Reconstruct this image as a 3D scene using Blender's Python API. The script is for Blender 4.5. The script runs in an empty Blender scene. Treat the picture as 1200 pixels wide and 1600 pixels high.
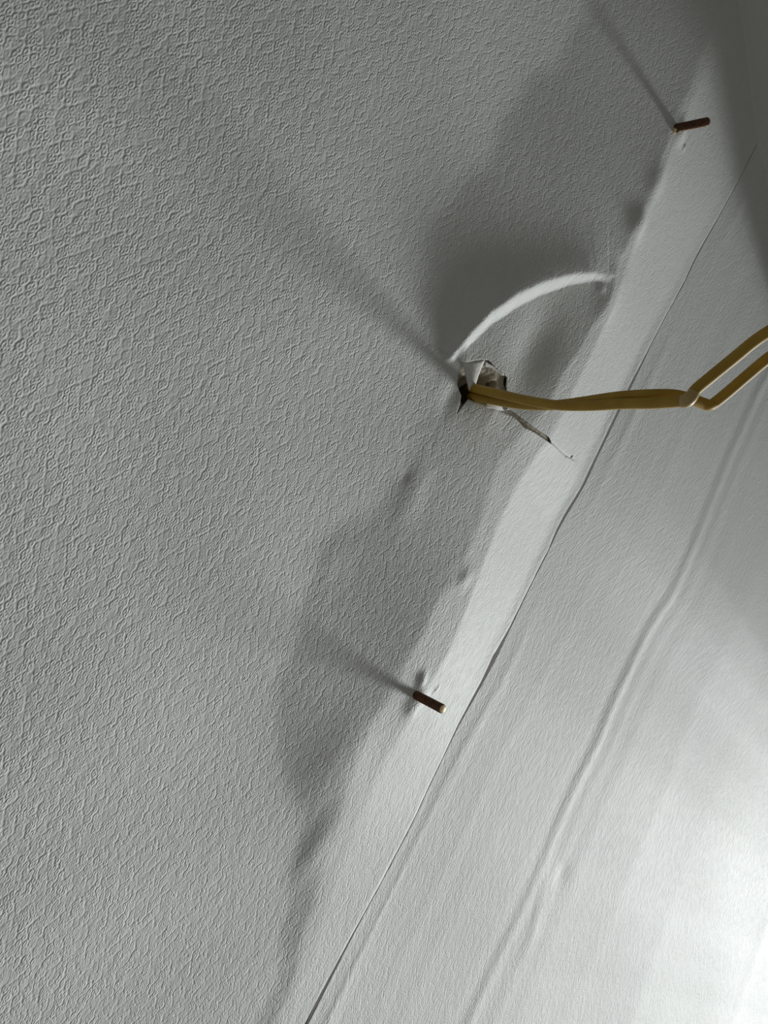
import bpy, math
import numpy as np
from mathutils import Matrix, Vector

# ------------------------------------------------------------ camera, light, exposure
scn = bpy.context.scene
col = scn.collection
FOC = 1109.0                                   # focal length in pixels of a 1200x1600 frame
ROT = np.array([[ 0.65486769, -0.51336164, -0.55462431],
                [-0.57739793,  0.13363675, -0.80545195],
                [ 0.48760633,  0.84770339, -0.20889956]])   # camera axes -> world
CAM = np.array([0.0, -0.23, 0.0])

cd = bpy.data.cameras.new('camera')
cam = bpy.data.objects.new('camera', cd)
col.objects.link(cam)
m = Matrix([list(r) for r in ROT]).to_4x4()
m.translation = Vector(CAM)
cam.matrix_world = m
cd.sensor_fit = 'VERTICAL'
cd.sensor_height = 36.0
cd.sensor_width = 27.0
cd.lens = FOC / 1600 * 36.0
cd.clip_start = 0.01
scn.camera = cam

w = bpy.data.worlds.new('world')
scn.world = w
w.use_nodes = True
w.node_tree.nodes['Background'].inputs[0].default_value = (1.0, 0.985, 0.93, 1)
w.node_tree.nodes['Background'].inputs[1].default_value = 0.12

LIGHT_POS = Vector((3.20, -0.66, 0.00))
LIGHT_AIM = Vector((0.25, 0.0, -0.44))
ld = bpy.data.lights.new('lamp', 'SPOT')
ld.energy = 645.0
ld.color = (0.965, 1.0, 1.0)
ld.shadow_soft_size = 0.60
ld.spot_size = math.radians(29)
ld.spot_blend = 0.30
lo = bpy.data.objects.new('lamp_light', ld)
col.objects.link(lo)
lo.location = LIGHT_POS
lo.rotation_euler = (LIGHT_AIM - LIGHT_POS).to_track_quat('-Z', 'Y').to_euler()

vs = scn.view_settings
vs.view_transform = 'Standard'
vs.look = 'None'
vs.exposure = 0.08
vs.gamma = 1.0
vs.use_curve_mapping = False


# ------------------------------------------------------------ geometry of the wall surface
def at(px, py, y=0.0):
    d = ROT @ np.array([px - 600.0, 800.0 - py, -FOC])
    return CAM + (y - CAM[1]) / d[1] * d


def P(pts, y=0.0):
    return np.array([at(a, b, y)[[0, 2]] for a, b in pts])


def sstep(t):
    t = np.clip(t, 0, 1)
    return t * t * (3 - 2 * t)


# seam line (edge of the left sheet of paper): x as a function of z
SZ = np.array([-.60, -.1358, -.0696, -.0421, .0024, .0239, .0372, .0551, .10, .1458, .1688, .263, .3568, .60])
SX = np.array([.2546, .2546, .2546, .2552, .2520, .2524, .2526, .2545, .2546, .2537, .2520, .2536, .2545, .2546])


def seam_x(z):
    return np.interp(z, SZ, SX)


# slope of the surface along x, in degrees (positive = falls away from the room towards the right)
#        z     flat end  angle | raised flank from..to, angle | step from..to, angle | bevel from, angle | at seam
ROWS = [
    (-.50, 1.0, .238, .242, .246, -2.0, .248, .250, 4.0, .2505, 6.0, 5.0),
    (-.14, 1.5, .230, .235, .240, -3.5, .243, .246, 4.0, .2490, 6.0, 5.0),
    (-.10, 2.0, .221, .226, .232, -4.0, .236, .239, 4.0, .2430, 7.0, 6.0),
    (-.07, 2.0, .203, .210, .221, -4.0, .226, .230, 5.0, .2360, 8.5, 8.0),
    (-.033, 1.8, .165, .171, .205, -3.8, .214, .221, 6.5, .2290, 13., 11.),
    (.005, 1.5, .145, .153, .200, -4.6, .208, .222, 5.5, .2265, 18., 16.),
    (.030, 1.8, .142, .149, .203, -5.0, .208, .224, 5.0, .2275, 19., 14.),
    (.065, 2.0, .150, .162, .206, -4.0, .211, .221, 5.0, .2242, 19., 9.0),
    (.095, 1.8, .150, .168, .203, -2.4, .207, .216, 5.0, .2217, 19., 6.5),
    (.115, 1.6, .140, .168, .197, -2.4, .201, .214, 4.5, .2200, 19., 6.0),
    (.140, 1.6, .113, .125, .201, -5.0, .204, .214, 5.5, .2185, 19., 5.5),
    (.175, 1.8, .109, .119, .2035, -6.2, .2055, .211, 6.5, .2145, 18.5, 5.0),
    (.212, 1.8, .109, .119, .203, -5.6, .205, .209, 7.0, .2135, 19.5, 6.5),
    (.250, 1.8, .111, .121, .198, -5.4, .201, .203, 9.0, .2045, 18.5, 9.0),
    (.300, 1.5, .115, .126, .190, -5.4, .193, .195, 8.0, .1975, 17., 11.0),
    (.360, 1.0, .120, .135, .180, -4.5, .184, .188, 5.0, .1920, 11.0, 9.0),
    (.60, .0, .120, .140, .180, -3.0, .184, .188, 4.0, .1920, 6.0, 6.0),
]
RW = np.array(ROWS)
GX = np.arange(-.14, .3001, .0005)
GZ = np.arange(-.50, .5601, .001)


def build_base():
    wob = .0012 * np.sin(GZ * 95 + 1) + .0009 * np.sin(GZ * 210 + 2)
    rows = np.stack([np.interp(GZ, RW[:, 0], RW[:, c]) for c in range(RW.shape[1])], 1)
    k = np.exp(-np.linspace(-2, 2, 17) ** 2)
    k /= k.sum()
    for c in range(1, rows.shape[1]):
        rows[:, c] = np.convolve(np.pad(rows[:, c], 8, mode='edge'), k, 'valid')
    S = np.zeros((len(GZ), len(GX)))
    for i, z in enumerate(GZ):
        _, a0, x1, x2, x3, ad, x4, x5, am, x6, as_, ae = rows[i]
        o = wob[i]
        sx = seam_x(z)
        xs = np.array([-.04, x1 + 2 * o, x2 + 2 * o, x3 + o, x4 + o, x5, x6, sx - .012, sx - .002, .40])
        xs = np.maximum.accumulate(xs)
        an = np.array([a0 - 1.8, a0 + .3, ad, ad, am, am, as_, as_, ae, ae])
        j = np.clip(np.searchsorted(xs, GX, side='right') - 1, 0, len(xs) - 2)
        t = (GX - xs[j]) / np.maximum(xs[j + 1] - xs[j], 1e-6)
        S[i] = an[j] + (an[j + 1] - an[j]) * sstep(t)
    H = -np.cumsum(np.tan(np.radians(S)), 1) * .0005
    H -= H[:, :1]
    # level with the plane at the left part
    kz = np.exp(-np.linspace(-2.2, 2.2, 23) ** 2)
    kz /= kz.sum()
    Hp = np.pad(H, ((11, 11), (0, 0)), mode='edge')
    H = sum(kz[q] * Hp[q:q + len(GZ)] for q in range(23))
    return H


BASE = build_base()


def bil(G, x, z):
    fx = np.clip((x - GX[0]) / .0005, 0, len(GX) - 1.001)
    fz = np.clip((z - GZ[0]) / .001, 0, len(GZ) - 1.001)
    i = fx.astype(int)
    j = fz.astype(int)
    a = fx - i
    b = fz - j
    return (G[j, i] * (1 - a) * (1 - b) + G[j, i + 1] * a * (1 - b) + G[j + 1, i] * (1 - a) * b + G[j + 1, i + 1] * a * b)


# put the seam where the surface really is, then build the surface again
for _ in range(3):
    _px = [(436, 1686), (480, 1600), (600, 1371), (650, 1274), (715, 1133), (751, 1068), (771, 1025), (798, 980), (860, 860), (924, 732), (954, 668), (1070, 440), (1175, 240)]
    _q = []
    for a, b in _px:
        y = 0.0
        for _k in range(8):
            p = at(a, b, y)
            y = -float(bil(BASE, np.array([min(p[0], .2745)]), np.array([p[2]]))[0])
        _q.append(at(a, b, y)[[0, 2]])
    _q = np.array(_q)
    SZ = np.r_[-.60, _q[:, 1], .60]
    SX = np.r_[_q[0, 0], _q[:, 0], _q[-1, 0]]
    BASE = build_base()


# the edge of the right-hand sheet follows it, without the places where the left sheet has drawn back
_ez = np.linspace(-.60, .60, 1201)
_ex = np.interp(_ez, *np.array([(q[1], q[0]) for k, q in enumerate(_q) if k not in (5, 6)]).T)
_kk = np.exp(-np.linspace(-2, 2, 31) ** 2)
_ex = np.convolve(np.pad(_ex, 15, mode='edge'), _kk / _kk.sum(), 'valid')


def edge_x(z):
    """left edge of the right-hand sheet"""
    return np.interp(z, _ez, _ex) + .0001


def poly_dist(pts, x, z):
    """distance to an open polyline, signed (+ = right of its direction), and parameter 0..1 along it"""
    best = np.full(x.shape, 1e9)
    sg = np.zeros(x.shape)
    par = np.zeros(x.shape)
    L = np.r_[0, np.cumsum(np.hypot(*(np.diff(pts, axis=0).T)))]
    for i in range(len(pts) - 1):
        a, b = pts[i], pts[i + 1]
        d = b - a
        n2 = d @ d
        t = np.clip(((x - a[0]) * d[0] + (z - a[1]) * d[1]) / n2, 0, 1)
        qx = a[0] + t * d[0]
        qz = a[1] + t * d[1]
        r = np.hypot(x - qx, z - qz)
        s = d[1] * (x - a[0]) - d[0] * (z - a[1])
        mk = r < best
        best = np.where(mk, r, best)
        sg = np.where(mk, np.sign(s), sg)
        par = np.where(mk, (L[i] + t * (L[i + 1] - L[i])) / L[-1], par)
    return best, sg, par


def gauss(x, z, c, sx, sz, rot=0.0):
    u = x - c[0]
    v = z - c[1]
    cr, sr = math.cos(rot), math.sin(rot)
    a = u * cr + v * sr
    b = -u * sr + v * cr
    return np.exp(-(a / sx) ** 2 - (b / sz) ** 2)


CREST = P([(715, 556), (735, 520), (763, 486), (798, 460), (843, 440), (888, 429), (925, 427), (948, 431)], -.005)
HOLE = P([(721, 573), (718, 586), (719, 600), (724, 618), (722, 632), (716, 649), (725, 636), (733, 624), (741, 628),
          (750, 631), (757, 635), (766, 631), (774, 633), (787, 641), (792, 640), (822, 664), (850, 682), (868, 699),
          (846, 688), (826, 676), (806, 666), (790, 648), (786, 640), (789, 628), (785, 604), (786, 590), (779, 582), (768, 574),
          (758, 563), (748, 562), (735, 564), (727, 566)])
CUT = P([(790, 650), (850, 688), (893, 713), (926, 725)])
HX, HZ = at(745, 612)[[0, 2]]
BOT = at(650, 1085)[[0, 2]]
TOP = at(1052, 207)[[0, 2]]


def feat(x, z):
    """local wrinkles, blisters and pinches of the paper, metres towards the room"""
    h = np.zeros(x.shape)
    # raised fold running from the hole up to the bevel
    near = (np.abs(x - .19) < .09) & (np.abs(z - .17) < .09)
    xx, zz = x[near], z[near]
    d, s, t = poly_dist(CREST, xx, zz)
    amp = np.interp(t, [0, .1, .3, .6, .85, 1], [.0022, .0045, .0065, .0061, .0043, .0010])
    wl = np.interp(t, [0, .15, .45, 1], [.004, .007, .015, .012])
    wr = np.interp(t, [0, .12, .35, .6, .85, 1], [.0035, .0060, .0070, .0058, .0040, .0036])
    # the fold dies out past its ends
    e0 = np.where(t <= .0001, np.exp(-(d / .0025) ** 2), 1) * np.where(t >= .9999, np.exp(-(d / .004) ** 2), 1)
    up = amp * np.exp(-(d / wl) ** 1.5)
    q = np.clip(d / wr, 0, 1)
    dn = amp * (1 - (.55 * sstep(q) + .45 * q))
    h[near] += np.where(s < 0, up, dn) * e0
    # hollow below the fold
    h -= .0030 * gauss(x, z, at(826, 548)[[0, 2]], .011, .020, .1)
    # notch where the fold meets the bevel
    h += .0012 * gauss(x, z, at(935, 475)[[0, 2]], .007, .012)
    h += .0024 * gauss(x, z, at(985, 352)[[0, 2]], .006, .008)
    h -= .0007 * gauss(x, z, at(960, 415)[[0, 2]], .007, .005)
    h += .0014 * gauss(x, z, at(1016, 287)[[0, 2]], .006, .009)
    h += .0008 * gauss(x, z, at(925, 452)[[0, 2]], .0025, .0025)
    # small dents and blisters
    h += .0009 * gauss(x, z, at(728, 903)[[0, 2]], .0035, .0055, -.4)
    h -= .0003 * gauss(x, z, at(716, 898)[[0, 2]], .004, .003)
    h += .0006 * gauss(x, z, at(652, 770)[[0, 2]], .0055, .014, .15)
    h -= .0004 * gauss(x, z, at(640, 745)[[0, 2]], .002, .003)
    h += .0005 * gauss(x, z, at(520, 878)[[0, 2]], .008, .009)
    h += .0003 * gauss(x, z, at(338, 484)[[0, 2]], .0009, .0009)
    h += .0009 * gauss(x, z, at(505, 1330)[[0, 2]], .006, .014)
    h += .0010 * gauss(x, z, at(530, 1190)[[0, 2]], .012, .02)
    # paper pushed up around the two screws
    h += .0018 * gauss(x, z, BOT + [.001, 0], .0045, .0055)
    h += .0007 * gauss(x, z, at(683, 1078)[[0, 2]], .0011, .0022, -.5)
    h += .0012 * gauss(x, z, at(655, 1058)[[0, 2]], .0022, .0035, .3)
    h += .0009 * gauss(x, z, at(640, 1110)[[0, 2]], .0040, .0030, -.5)
    h += .0022 * gauss(x, z, TOP + [.001, 0], .0050, .0060)
    h += .0010 * gauss(x, z, at(1066, 231)[[0, 2]], .0012, .0018)
    h += .0006 * gauss(x, z, at(1062, 218)[[0, 2]], .0010, .0010)
    # torn sheet lifted along the lower lip of the hole and beside the knife cut
    near = (np.abs(x - .19) < .06) & (np.abs(z - .125) < .05)
    xx, zz = x[near], z[near]
    lip = np.concatenate([P([(731, 625), (757, 634), (790, 650)]), CUT[1:]])
    d, s, t = poly_dist(lip, xx, zz)
    a = np.interp(t, [0, .15, .35, .5, .75, 1], [.0, .0026, .0024, .0016, .0003, .0001])
    a = a * np.where(t <= .0001, np.exp(-(d / .004) ** 2), 1)
    h[near] += np.where(s > 0, a * np.exp(-(d / .007) ** 1.3), 0)
    h[near] -= np.where((s <= 0) & (t > .35), .0005 * np.exp(-(d / .0009) ** 2), 0)
    # rim left of the hole, pressed inwards
    h -= .0012 * gauss(x, z, at(716, 610)[[0, 2]], .004, .010)
    # broad unevenness of old plaster
    h += .0004 * np.sin(x * 60 + 1.3 * np.sin(z * 31)) * np.sin(z * 43 + .7) + .0005 * np.sin(x * 23 + z * 17 + 2)
    # nail hole beside the cut
    h -= .0003 * gauss(x, z, at(893, 713)[[0, 2]], .0010, .0010)
    return h


def H_left(x, z):
    h = bil(BASE, x, z) + feat(x, z)
    d = seam_x(z) - x
    h -= .0009 * np.exp(-(np.clip(d, 0, 1) / .0009) ** 1.5)        # the cut edge is pressed down
    return h


def CREASE(z):
    return np.interp(z, [-.137, -.0316, .0543, .1564, .2762], [.381, .3845, .384, .391, .387]) + .0003 * np.sin(z * 60)


# right sheet: starts at the seam and falls away gently
def H_right(x, z):
    x0 = edge_x(z)
    hs = bil(BASE, x0, z)
    u = np.maximum(x - x0, 0)
    x = x - x0 + .2546
    low = sstep((.03 - z) / .06)
    h = hs - .00035 - np.tan(math.radians(5.4)) * u
    # narrow fold that runs beside the seam in the lower half
    fx = .2650 + .0008 * np.sin(z * 40)
    h += low * (.00022 * np.exp(-((x - fx) / .0022) ** 2) - .00008 * np.exp(-((x - .2580) / .002) ** 2))
    h += .0004 * np.exp(-((x - .268) / .004) ** 2) * (.5 + .5 * np.sin(z * 35 + 1))
    # the long upright crease
    cx = CREASE(z)
    h += (.0006 + .0002 * np.sin(z * 21)) * np.exp(-((x - cx) / .0055) ** 2)
    h -= .0002 * np.exp(-((x - cx + .009) / .006) ** 2)
    h += .0003 * np.exp(-((x - cx - .018 - .06 * np.clip(.0 - z, 0, 1)) / .007) ** 2)
    # weaker ones farther out
    for c, a, s_ in ((.300, .0003, .006), (.325, .0003, .008), (.43, .0006, .012), (.50, .0006, .014), (.60, .0007, .018), (.85, .0012, .014)):
        h += a * np.exp(-((x - c - .004 * np.sin(z * 19 + c * 40)) / s_) ** 2) * .6 * (.65 + .35 * np.sin(z * 14 + c * 90))
    # dimple and short wrinkle
    q = np.array([.410, -.044])
    h -= .0010 * gauss(x, z, q, .008, .008)
    h += .0004 * gauss(x, z, np.array([.402, -.072]), .005, .022, .35)
    h += .0005 * np.sin(x * 31 + 2 * np.sin(z * 9)) * np.sin(z * 22 + 1)
    return h


def steps(ranges):
    out = []
    for a, b, s in ranges:
        n = max(1, int(round((b - a) / s)))
        out += list(np.linspace(a, b, n, endpoint=False))
    out.append(ranges[-1][1])
    return np.array(out)


def new_mesh(name, co, faces, mat, parent=None, smooth=True):
    me = bpy.data.meshes.new(name)
    co = np.asarray(co, dtype=np.float32)
    faces = np.asarray(faces, dtype=np.int32)
    nf, k = faces.shape
    me.vertices.add(len(co))
    me.vertices.foreach_set('co', co.ravel())
    me.loops.add(nf * k)
    me.loops.foreach_set('vertex_index', faces.ravel())
    me.polygons.add(nf)
    me.polygons.foreach_set('loop_start', np.arange(0, nf * k, k, dtype=np.int32))
    if smooth:
        me.polygons.foreach_set('use_smooth', np.ones(nf, dtype=bool))
    me.update(calc_edges=True)
    me.validate()
    me.materials.append(mat)
    o = bpy.data.objects.new(name, me)
    col.objects.link(o)
    if parent:
        o.parent = parent
    return o


def grid_faces(nz, nx, keep=None):
    idx = np.arange(nz * nx).reshape(nz, nx)
    f = np.stack([idx[:-1, :-1], idx[:-1, 1:], idx[1:, 1:], idx[1:, :-1]], -1).reshape(-1, 4)
    if keep is not None:
        f = f[keep.ravel()]
    return f


def inside(poly, x, z):
    r = np.zeros(x.shape, bool)
    n = len(poly)
    for i in range(n):
        x1, z1 = poly[i]
        x2, z2 = poly[(i + 1) % n]
        c = ((z1 > z) != (z2 > z))
        with np.errstate(divide='ignore', invalid='ignore'):
            r ^= c & (x < (x2 - x1) * (z - z1) / (z2 - z1 + 1e-15) + x1)
    return r


# ------------------------------------------------------------ materials
def nodes(name):
    mt = bpy.data.materials.new(name)
    mt.use_nodes = True
    nt = mt.node_tree
    return mt, nt, nt.nodes['Principled BSDF']


def N(nt, t, **kw):
    n = nt.nodes.new(t)
    for k, v in kw.items():
        if k in n.inputs:
            n.inputs[k].default_value = v
        else:
            setattr(n, k, v)
    return n


def mapped(nt, scale, rot=(0, 0, 0)):
    tc = N(nt, 'ShaderNodeTexCoord')
    mp = N(nt, 'ShaderNodeMapping')
    mp.inputs['Scale'].default_value = scale
    mp.inputs['Rotation'].default_value = rot
    nt.links.new(tc.outputs['Object'], mp.inputs['Vector'])
    return mp.outputs['Vector']


def math_node(nt, op, a, b):
    n = N(nt, 'ShaderNodeMath', operation=op)
    for i, v in enumerate((a, b)):
        if v is None:
            continue
        if isinstance(v, (int, float)):
            n.inputs[i].default_value = v
        else:
            nt.links.new(v, n.inputs[i])
    return n.outputs[0]


def paper_mat(name, base, amp, rough, spec):
    mt, nt, b = nodes(name)
    b.inputs['Roughness'].default_value = rough
    b.inputs['Specular IOR Level'].default_value = spec
    # pebbled relief: a lattice of small raised rings about 3 mm apart
    tc0 = N(nt, 'ShaderNodeTexCoord')
    sp = N(nt, 'ShaderNodeSeparateXYZ')
    nt.links.new(tc0.outputs['Object'], sp.inputs[0])
    cb = N(nt, 'ShaderNodeCombineXYZ')
    sx = math_node(nt, 'MULTIPLY', sp.outputs[0], 560.0)
    sz = math_node(nt, 'MULTIPLY', sp.outputs[2], 300.0)
    nt.links.new(math_node(nt, 'SUBTRACT', sx, sz), cb.inputs[0])
    nt.links.new(math_node(nt, 'ADD', sx, sz), cb.inputs[1])
    cn = N(nt, 'ShaderNodeCombineXYZ')
    nt.links.new(math_node(nt, 'MULTIPLY', sp.outputs[0], 980.0), cn.inputs[0])
    nt.links.new(math_node(nt, 'MULTIPLY', sp.outputs[2], 270.0), cn.inputs[1])
    wn = N(nt, 'ShaderNodeTexNoise', noise_dimensions='2D', Scale=.5, Detail=1.0)
    nt.links.new(cb.outputs[0], wn.inputs['Vector'])
    mx = N(nt, 'ShaderNodeMixRGB', blend_type='ADD')
    mx.inputs[0].default_value = .25
    nt.links.new(cb.outputs[0], mx.inputs[1])
    nt.links.new(wn.outputs['Color'], mx.inputs[2])
    vo = N(nt, 'ShaderNodeTexVoronoi', voronoi_dimensions='2D', feature='F1', Scale=1.0)
    vo.inputs['Randomness'].default_value = .62
    nt.links.new(mx.outputs[0], vo.inputs['Vector'])
    ring = N(nt, 'ShaderNodeMath', operation='SUBTRACT')
    nt.links.new(vo.outputs['Distance'], ring.inputs[0])
    ring.inputs[1].default_value = .36
    sq = math_node(nt, 'MULTIPLY', math_node(nt, 'MULTIPLY', ring.outputs[0], ring.outputs[0]), -34.0)
    rim = math_node(nt, 'EXPONENT', sq, None)
    n1 = N(nt, 'ShaderNodeTexNoise', noise_dimensions='2D', Scale=1.0, Detail=2.5, Roughness=.6)
    nt.links.new(cn.outputs[0], n1.inputs['Vector'])
    n2 = N(nt, 'ShaderNodeTexNoise', noise_dimensions='2D', Scale=.35, Detail=1.0)
    nt.links.new(cb.outputs[0], n2.inputs['Vector'])
    amt = N(nt, 'ShaderNodeMapRange')
    amt.inputs['From Min'].default_value = .3
    amt.inputs['From Max'].default_value = .7
    amt.inputs['To Min'].default_value = .18
    amt.inputs['To Max'].default_value = .85
    nt.links.new(n2.outputs['Fac'], amt.inputs['Value'])
    hgt = math_node(nt, 'ADD', math_node(nt, 'MULTIPLY', rim, amt.outputs[0]),
                    math_node(nt, 'MULTIPLY', n1.outputs['Fac'], .9))
    dome = math_node(nt, 'MULTIPLY', math_node(nt, 'MULTIPLY', vo.outputs['Distance'], vo.outputs['Distance']), -.9)
    hgt = math_node(nt, 'ADD', hgt, dome)
    hgt = math_node(nt, 'ADD', hgt, math_node(nt, 'MULTIPLY', n2.outputs['Fac'], .5))
    bm = N(nt, 'ShaderNodeBump')
    bm.inputs['Strength'].default_value = 1.0
    bm.inputs['Distance'].default_value = amp
    nt.links.new(hgt, bm.inputs['Height'])
    nt.links.new(bm.outputs['Normal'], b.inputs['Normal'])
    # faint tint variation of the aged paper
    nz = N(nt, 'ShaderNodeTexNoise', Scale=9.0, Detail=3.0)
    tc = N(nt, 'ShaderNodeTexCoord')
    nt.links.new(tc.outputs['Object'], nz.inputs['Vector'])
    cr = N(nt, 'ShaderNodeValToRGB')
    cr.color_ramp.elements[0].position = .35
    cr.color_ramp.elements[1].position = .65
    cr.color_ramp.elements[0].color = (base[0] * .97, base[1] * .97, base[2] * .955, 1)
    cr.color_ramp.elements[1].color = (*base, 1)
    nt.links.new(nz.outputs['Fac'], cr.inputs[0])
    nt.links.new(cr.outputs[0], b.inputs['Base Color'])
    return mt


def noisy_mat(name, c0, c1, scale, rough, metal=0.0, bump=0.0, spec=.5):
    mt, nt, b = nodes(name)
    b.inputs['Roughness'].default_value = rough
    b.inputs['Metallic'].default_value = metal
    b.inputs['Specular IOR Level'].default_value = spec
    v = mapped(nt, (1, 1, 1))
    nz = N(nt, 'ShaderNodeTexNoise', Scale=scale, Detail=4.0)
    nt.links.new(v, nz.inputs['Vector'])
    cr = N(nt, 'ShaderNodeValToRGB')
    cr.color_ramp.elements[0].position = .3
    cr.color_ramp.elements[1].position = .7
    cr.color_ramp.elements[0].color = (*c0, 1)
    cr.color_ramp.elements[1].color = (*c1, 1)
    nt.links.new(nz.outputs['Fac'], cr.inputs[0])
    nt.links.new(cr.outputs[0], b.inputs['Base Color'])
    if bump:
        bm = N(nt, 'ShaderNodeBump')
        bm.inputs['Distance'].default_value = bump
        nt.links.new(nz.outputs['Fac'], bm.inputs['Height'])
        nt.links.new(bm.outputs['Normal'], b.inputs['Normal'])
    return mt


M_PAPER = paper_mat('embossed_white_wallpaper', (.66, .67, .655), .00014, .62, .16)
M_CORE = noisy_mat('torn_paper_core', (.62, .62, .58), (.74, .74, .70), 900, .8, bump=.0002)
M_PLASTER = noisy_mat('bare_plaster', (.34, .30, .22), (.50, .46, .38), 500, .9, bump=.0004)
M_DARK = noisy_mat('drilled_hole', (.012, .010, .008), (.03, .025, .02), 300, .9)
M_WIRE = noisy_mat('yellow_cable_sheath', (.34, .20, .013), (.43, .265, .022), 160, .58, bump=.00005)
M_DIRT = noisy_mat('dirt', (.03, .025, .015), (.06, .05, .03), 900, .7)
M_SCREW = noisy_mat('brown_steel_thread', (.07, .036, .02), (.19, .10, .055), 900, .45, metal=.85)
M_BRASS = noisy_mat('bright_brass', (.80, .60, .36), (.92, .74, .50), 700, .45, metal=.35)
M_HAIR = noisy_mat('dark_hair', (.03, .025, .02), (.05, .04, .03), 900, .5)

# ------------------------------------------------------------ structure: left wall sheet
def make_left():
    xs = steps([(-.70, -.13, .012), (-.13, .13, .0011), (.13, .158, .0006), (.158, .205, .00033), (.205, .2480, .0005)])
    frac = np.linspace(0, 1, 20)[1:]
    zs = steps([(-.80, -.30, .012), (-.30, .0, .0011), (.0, .10, .0007), (.10, .152, .00033), (.152, .245, .0007), (.245, .46, .0011)])
    X = np.zeros((len(zs), len(xs) + len(frac)))
    X[:, :len(xs)] = xs
    se = seam_x(zs)
    # a little waviness of the knife-cut edge
    se = se + .00012 * np.sin(zs * 310) + .0001 * np.sin(zs * 730 + 1)
    X[:, len(xs):] = .2480 + (se - .2480)[:, None] * frac ** .8
    Z = np.repeat(zs[:, None], X.shape[1], 1)
    Y = -H_left(X.ravel(), Z.ravel()).reshape(X.shape)
    cx = (X[:-1, :-1] + X[1:, 1:]) / 2
    cz = (Z[:-1, :-1] + Z[1:, 1:]) / 2
    keep = np.ones(cx.shape, bool)
    sub = (cx > .15) & (cx < .22) & (cz > .09) & (cz < .16)
    keep[sub] = ~inside(HOLE, cx[sub], cz[sub])
    # draw the vertices along the tear onto its outline
    used = np.zeros(X.shape, int)
    for a, b in ((0, 0), (0, 1), (1, 0), (1, 1)):
        used[a:a + keep.shape[0], b:b + keep.shape[1]] += keep
    bd = (used > 0) & (used < 4) & (X > .15) & (X < .22) & (Z > .09) & (Z < .16)
    ring = np.vstack([HOLE, HOLE[:1]])
    vx, vz = X[bd], Z[bd]
    best = np.full(vx.shape, 1.0)
    nx_, nz_ = vx.copy(), vz.copy()
    for q in range(len(ring) - 1):
        a, d = ring[q], ring[q + 1] - ring[q]
        t = np.clip(((vx - a[0]) * d[0] + (vz - a[1]) * d[1]) / (d @ d), 0, 1)
        ex, ez = a[0] + t * d[0], a[1] + t * d[1]
        r = np.hypot(vx - ex, vz - ez)
        mk = r < best
        best = np.where(mk, r, best)
        nx_ = np.where(mk, ex, nx_)
        nz_ = np.where(mk, ez, nz_)
    ok = best < .0007
    X[bd] = np.where(ok, nx_, vx)
    Z[bd] = np.where(ok, nz_, vz)
    o = new_mesh('wall_left', np.stack([X, Y, Z], -1).reshape(-1, 3), grid_faces(*X.shape, keep), M_PAPER)
    so = o.modifiers.new('thickness', 'SOLIDIFY')
    so.thickness = .0004
    so.offset = 1.0
    o['kind'] = 'structure'
    o['label'] = 'white embossed wallpaper on the left part of the wall, torn round the cable'
    return o


def make_right():
    xs = steps([(.0, .018, .0005), (.018, .15, .0011), (.15, .55, .003), (.55, 2.3, .008)])
    zs = steps([(-.80, -.15, .006), (-.15, .42, .0015), (.42, .60, .004)])
    X, Z = np.meshgrid(xs, zs)
    X = X + edge_x(Z)
    Y = -H_right(X.ravel(), Z.ravel()).reshape(X.shape)
    o = new_mesh('wall_right', np.stack([X, Y, Z], -1).reshape(-1, 3), grid_faces(*X.shape), M_PAPER)
    so = o.modifiers.new('thickness', 'SOLIDIFY')
    so.thickness = .0004
    so.offset = 1.0
    o['kind'] = 'structure'
    o['label'] = 'white wallpaper sheet on the right of the seam, with long upright creases'
    return o


def make_core():
    """the plaster the paper is glued to; seen in the hole, the cut and the open seam"""
    xs = steps([(-.13, .14, .006), (.14, .225, .0006), (.225, .262, .002)])
    zs = steps([(-.46, .08, .006), (.08, .165, .0006), (.165, .52, .006)])
    X, Z = np.meshgrid(xs, zs)
    x, z = X.ravel(), Z.ravel()
    b = bil(BASE, x, z) + feat(x, z) - .0010
    b = np.where(x > edge_x(z) - .003, bil(BASE, edge_x(z) - .003, z) - .0026 - .0945 * (x - edge_x(z) + .003), b)
    u = np.hypot((x - HX) / .011, (z - HZ) / .010)
    b -= .0075 * (1 - sstep((u - .45) / .5))
    # two drilled pits and the channel the cable comes out of
    for (px, py), r, dp in (((736, 617), .0042, .030), ((777, 597), .0024, .012), ((754, 600), .0014, .008)):
        c = at(px, py, .006)[[0, 2]]
        b -= dp * (1 - sstep((np.hypot(x - c[0], z - c[1]) / r - .7) / .5))
    b += (.00022 * np.sin(x * 1400 + 2.1 * np.sin(z * 900)) * np.sin(z * 1150 + 1.7 * np.sin(x * 1270)) + .0002 * np.sin(x * 610 + z * 480)) * (u < 1.3)
    o = new_mesh('wall_plaster', np.stack([x, -b, z], -1), grid_faces(*X.shape), M_PLASTER)
    o['kind'] = 'structure'
    o['label'] = 'bare plaster behind the wallpaper, seen in the torn hole'
    return o


left = make_left()
right = make_right()
make_core()


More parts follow.
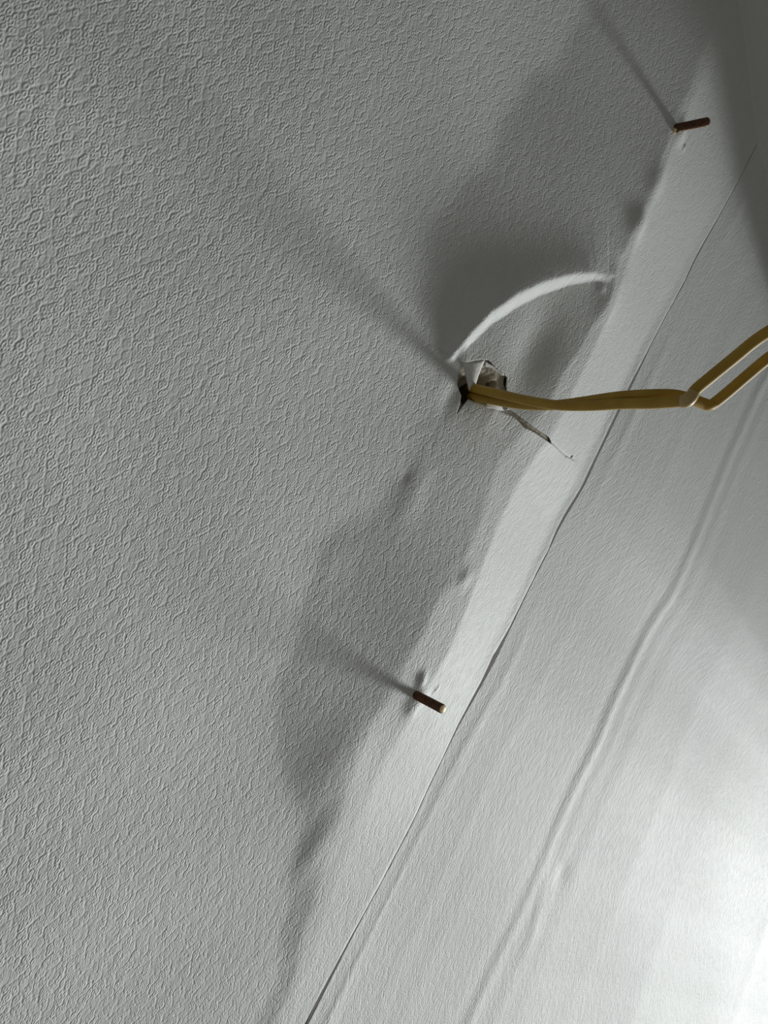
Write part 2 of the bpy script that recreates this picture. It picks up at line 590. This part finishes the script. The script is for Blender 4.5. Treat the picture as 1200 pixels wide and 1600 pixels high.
def make_ceiling():
    xs = steps([(-.70, .28, .004), (.28, 2.3, .04)])
    ts = np.linspace(0, 1, 40)
    X, T = np.meshgrid(xs, ts)
    # fillet then flat soffit coming into the room
    x = X.ravel()
    t = T.ravel()
    zc = .392 - .10 * np.clip(x - .19, -.2, .3) + .02
    ex = edge_x(zc)
    hw = bil(BASE, np.minimum(x, ex), zc - .028) - .0945 * np.maximum(x - ex, 0)
    r = .028
    a = np.clip(t / .3, 0, 1) * math.pi / 2
    y = -hw - r * (1 - np.cos(a)) - np.clip((t - .3) / .7, 0, 1) * .5
    z = zc - r + r * np.sin(a)
    y = y - .0008 + .004 * (t < .01)
    o = new_mesh('ceiling', np.stack([x, y, z], -1), grid_faces(*X.shape)[:, ::-1], M_PAPER)
    o['kind'] = 'structure'
    o['label'] = 'grey shaded ceiling edge above the wall in the top right corner'


make_ceiling()


def make_shade_blocker():
    """unseen shelf-like rail, added only to keep the lamp off the top of the wall"""
    x0, x1, y0, y1, z0, z1, r = .445, .62, .10, -.40, .343, .386, .006
    prof = []
    for cx, cy, a0 in ((x0 + r, y1 + r, 180), (x1 - r, y1 + r, 270)):
        for k in range(7):
            a = math.radians(a0 + 15 * k)
            prof.append((cx + r * math.cos(a), cy + r * math.sin(a)))
    prof += [(x1, y0), (x0, y0)]
    n = len(prof)
    co = [(a, b, z) for z in (z0, z0 + .002, z1) for a, b in prof]
    f = []
    for q in range(2):
        for k in range(n):
            f.append((q * n + k, q * n + (k + 1) % n, (q + 1) * n + (k + 1) % n, (q + 1) * n + k))
    me = bpy.data.meshes.new('shade_blocker_1')
    me.from_pydata([tuple(c) for c in co], [], f + [tuple(range(n))[::-1], tuple(range(2 * n, 3 * n))])
    me.materials.append(M_PAPER)
    o = bpy.data.objects.new('shade_blocker_1', me)
    col.objects.link(o)
    o['kind'] = 'structure'


make_shade_blocker()  # added out of view to cast shade on the upper wall


def surf(px, py):
    """the point of the wall surface on a line of sight"""
    y = 0.0
    for _ in range(12):
        p = at(px, py, y)
        xx, zz = np.array([p[0]]), np.array([p[2]])
        hh = H_left(xx, zz) if p[0] < seam_x(p[2]) else H_right(xx, zz)
        y = -float(hh[0])
    return at(px, py, y)


# ------------------------------------------------------------ torn flaps of paper at the hole
def flap(name, pts, thick, mat, label, n=10, bow=.0012):
    """curved sheet patch through a quad of 4 corner points (3D)"""
    a, b, c, d = [np.array(p) for p in pts]
    co = []
    nrm = np.cross(b - a, d - a)
    nrm /= np.linalg.norm(nrm)
    for i in range(n + 1):
        for j in range(n + 1):
            u, v = i / n, j / n
            p = (1 - u) * ((1 - v) * a + v * b) + u * ((1 - v) * d + v * c)
            p = p + nrm * bow * math.sin(math.pi * v) * (1 - .4 * u)
            e = min(u, v, 1 - u, 1 - v)
            if e == 0:
                p = p + np.array([math.sin(i * 7.1 + j * 3.3), 0, math.cos(i * 5.2 - j * 4.7)]) * .00016
            co.append(p)
    o = new_mesh(name, co, grid_faces(n + 1, n + 1), mat, left)
    so = o.modifiers.new('thickness', 'SOLIDIFY')
    so.thickness = thick
    so.offset = 0
    o['label'] = label
    return o


S = lambda px, py, out=0.0: at(px, py, float(surf(px, py)[1]) - out)
flap('torn_flap', [S(722, 566, .0005), S(757, 562, .0030), S(739, 609, .0004), S(733, 609, .0002)], .0004, M_CORE,
     'pale triangular tongue of torn paper', bow=-.0012)
flap('torn_flap', [S(757, 564, .0002), S(788, 585, .0002), S(781, 590, -.002), S(756, 578, -.0025)], .0006, M_CORE,
     'frayed paper core on the upper rim', bow=.0004)
flap('torn_flap', [S(757, 636, .0022), S(788, 643, .0016), S(783, 635, .0032), S(764, 628, .0030)], .0004, M_CORE,
     'small white curl of paper under the cable', bow=.0006)


# ------------------------------------------------------------ tubes
def smooth_path(pts, n):
    p = np.array(pts, float)
    t = np.r_[0, np.cumsum(np.linalg.norm(np.diff(p, axis=0), axis=1) ** .5)]
    out = []
    ext = np.vstack([2 * p[0] - p[1], p, 2 * p[-1] - p[-2]])
    for i in range(len(p) - 1):
        a, b, c, d = ext[i:i + 4]
        for u in np.linspace(0, 1, n, endpoint=False):
            out.append(.5 * ((2 * b) + (c - a) * u + (2 * a - 5 * b + 4 * c - d) * u * u + (3 * b - a - 3 * c + d) * u ** 3))
    out.append(p[-1])
    return np.array(out)


def tube(name, path, r, mat, parent=None, seg=20, squash=None):
    path = np.asarray(path)
    n = len(path)
    T = np.gradient(path, axis=0)
    T /= np.linalg.norm(T, axis=1)[:, None]
    up = np.array([0, 0, 1.0])
    u = np.cross(T[0], up)
    if np.linalg.norm(u) < 1e-3:
        u = np.cross(T[0], [1, 0, 0])
    u /= np.linalg.norm(u)
    rs = np.full(n, r) if np.isscalar(r) else np.asarray(r)
    co = []
    for i in range(n):
        u = u - T[i] * (u @ T[i])
        u /= np.linalg.norm(u)
        v = np.cross(T[i], u)
        for k in range(seg):
            a = 2 * math.pi * k / seg
            co.append(path[i] + rs[i] * (math.cos(a) * u + math.sin(a) * v))
    f = []
    for i in range(n - 1):
        for k in range(seg):
            k2 = (k + 1) % seg
            f.append((i * seg + k, i * seg + k2, (i + 1) * seg + k2, (i + 1) * seg + k))
    c0 = len(co)
    co.append(path[0])
    co.append(path[-1])
    me_f = f
    o = new_mesh(name, co[:c0], me_f, mat, parent)
    return o


def empty(name, loc, label, cat, group=None):
    o = bpy.data.objects.new(name, None)
    o.empty_display_size = .01
    col.objects.link(o)
    o.location = Vector(loc)
    o['label'] = label
    o['category'] = cat
    if group:
        o['group'] = group
    bpy.context.view_layer.update()
    return o


# ------------------------------------------------------------ the yellow cable
hole3 = np.array([at(737, 612, .004)[0], .004, at(737, 612, .004)[2]])
cable = empty('electric_cable', hole3, 'stiff yellow two-core cable sticking out of the torn hole in the wall', 'cable')


def world_tube(name, pixels, r, n=10):
    """pixels: (px, py, height above the wall)"""
    pts = [at(a, b, -h) - hole3 for a, b, h in pixels]
    return tube(name, smooth_path(pts, n), r, M_WIRE, cable, seg=24)


W1 = [(728, 606, -.030), (736, 606, -.004), (752, 609, .006), (782, 616, .018), (820, 625, .032), (870, 633, .048), (920, 634, .062), (970, 631, .0745),
      (1020, 630, .086), (1050, 628, .0925), (1068, 626, .0965), (1077, 622, .0985), (1088, 608, .1000), (1112, 588, .103), (1150, 557, .109),
      (1182, 531, .114), (1215, 511, .119), (1270, 488, .124), (1340, 480, .128), (1430, 500, .130), (1520, 560, .126)]
W2 = [(728, 620, -.030), (737, 619, -.004), (755, 622, .004), (785, 628, .015), (825, 633, .031), (868, 633, .0465), (915, 627, .0590), (965, 620, .0715),
      (1010, 617, .0815), (1050, 617, .0890), (1078, 623, .0930), (1098, 630, .0950), (1108, 633, .0962), (1117, 629, .0970), (1136, 614, .1000), (1165, 589, .105),
      (1200, 560, .111), (1240, 533, .116), (1300, 512, .122), (1380, 510, .127), (1470, 560, .126)]
world_tube('wire', W1, .0019)
world_tube('wire', W2, .0019)
# paler sheath colour where the front core is bent
kk = [at(a, b, -h) - hole3 for a, b, h in [(1064, 628, .0967), (1072, 627, .0982), (1079, 621, .0992), (1085, 612, .0998)]]
pp = smooth_path(kk, 6)
M_PALE = noisy_mat('pale_sheath', (.40, .28, .10), (.50, .37, .16), 200, .45, bump=.00005)
bend = tube('sheath_bend', pp, .00188 + .00026 * np.sin(np.linspace(0, math.pi, len(pp))), M_PALE, cable, seg=24)
bend['label'] = 'pale bend of the front core'

# specks of dirt on the cable
def blob(name, c, r, mat, parent, seed=0):
    me_co, f = [], []
    ns, nr = 10, 7
    rng = np.random.RandomState(seed)
    for i in range(nr):
        a = math.pi * i / (nr - 1)
        for k in range(ns):
            b = 2 * math.pi * k / ns
            q = r * (1 + .25 * rng.rand())
            if i in (0, nr - 1):
                q = r
            me_co.append(np.array(c) + q * np.array([math.sin(a) * math.cos(b), math.cos(a) * .6, math.sin(a) * math.sin(b)]))
    for i in range(nr - 1):
        for k in range(ns):
            f.append((i * ns + k, i * ns + (k + 1) % ns, (i + 1) * ns + (k + 1) % ns, (i + 1) * ns + k))
    return new_mesh(name, me_co, f, mat, parent)


nc = S(893, 713, .0003)
nail = blob('nail_head', (0, 0, 0), .0009, noisy_mat('grey_nail', (.16, .16, .15), (.26, .26, .24), 900, .6), left, 3)
nail.location = Vector(nc)
nail['label'] = 'small grey nail head in the knife cut'


# ------------------------------------------------------------ threaded screws
def make_screw(px, py, tip, length, radius, label, bevel, bright_end):
    base = surf(px, py)
    # axis: from the surface to the tip seen in the photograph's plane, solved as a real direction
    tipw = at(tip[0], tip[1], base[1] - length)
    ax = tipw - base
    L = np.linalg.norm(ax)
    ax /= L
    root = empty('threaded_screw', base, label, 'screw')
    u = np.cross(ax, [0, 0, 1.0])
    u /= np.linalg.norm(u)
    v = np.cross(ax, u)
    pitch = .0008
    seg = 28
    ny = int((L + .010) / pitch * 8)
    co = []
    f = []
    s = np.linspace(-.010, L, ny)
    for i, t in enumerate(s):
        for k in range(seg):
            a = 2 * math.pi * k / seg
            ph = (t / pitch - k / seg) % 1.0
            tri = 1 - abs(2 * ph - 1)
            r = radius - .00036 * (1 - tri)
            end = (L - t)
            if end < bevel:
                r = min(r, radius - (bevel - end) * .8)
            co.append(ax * t + r * (math.cos(a) * u + math.sin(a) * v))
    for i in range(ny - 1):
        for k in range(seg):
            k2 = (k + 1) % seg
            f.append((i * seg + k, (i + 1) * seg + k, (i + 1) * seg + k2, i * seg + k2))
    new_mesh('shank', co, f, M_SCREW, root)
    # end face: slightly domed disc
    re = radius - bevel * .8
    co = []
    f = []
    rings = 5
    for i in range(rings + 1):
        q = re * (1 - i / rings)
        for k in range(seg):
            a = 2 * math.pi * k / seg
            co.append(ax * (L + .00022 * math.sin(i / rings * math.pi / 2)) + max(q, 1e-5) * (math.cos(a) * u + math.sin(a) * v))
    for i in range(rings):
        for k in range(seg):
            k2 = (k + 1) % seg
            f.append((i * seg + k, (i + 1) * seg + k, (i + 1) * seg + k2, i * seg + k2))
    e = new_mesh('screw_end', co, f, M_BRASS if bright_end else M_SCREW, root)
    if bright_end:
        e['label'] = 'bright brass-coloured cut end'
    return root, base, ax, u, v


make_screw(650, 1086, (692, 1108), .0195, .0020,
           'dark threaded screw with bright cut end, sticking out of the wall below the cable', .0005, True)
top, tb, tax, tu, tv = make_screw(1056, 200, (1106, 190), .0195, .0020,
           'brown threaded screw sticking out of the wall above the cable, near the shaded corner', .0006, False)
nug = tube('brass_ferrule', smooth_path([tax * -.002 + [.0, 0, -.0016], tax * .0006 + [-.0002, 0, -.0022], tax * .0022 + [.0003, 0, -.0024]], 5), np.r_[np.linspace(.0008, .0013, 5), np.linspace(.0013, .0008, 6)], M_BRASS, top, seg=14)
nug['label'] = 'small bright brass bit at the foot of the screw'


# ------------------------------------------------------------ a hair stuck on the paper
hp = [S(*q, .00035) for q in [(460, 487), (464, 492), (465, 498), (462, 504)]]
h0 = hp[0].copy()
ho = tube('hair', smooth_path([p - h0 for p in hp], 6), .00009, M_HAIR, None, seg=6)
ho.location = Vector(h0)
ho['label'] = 'tiny dark curved hair stuck on the wallpaper left of the cable'
ho['category'] = 'hair'
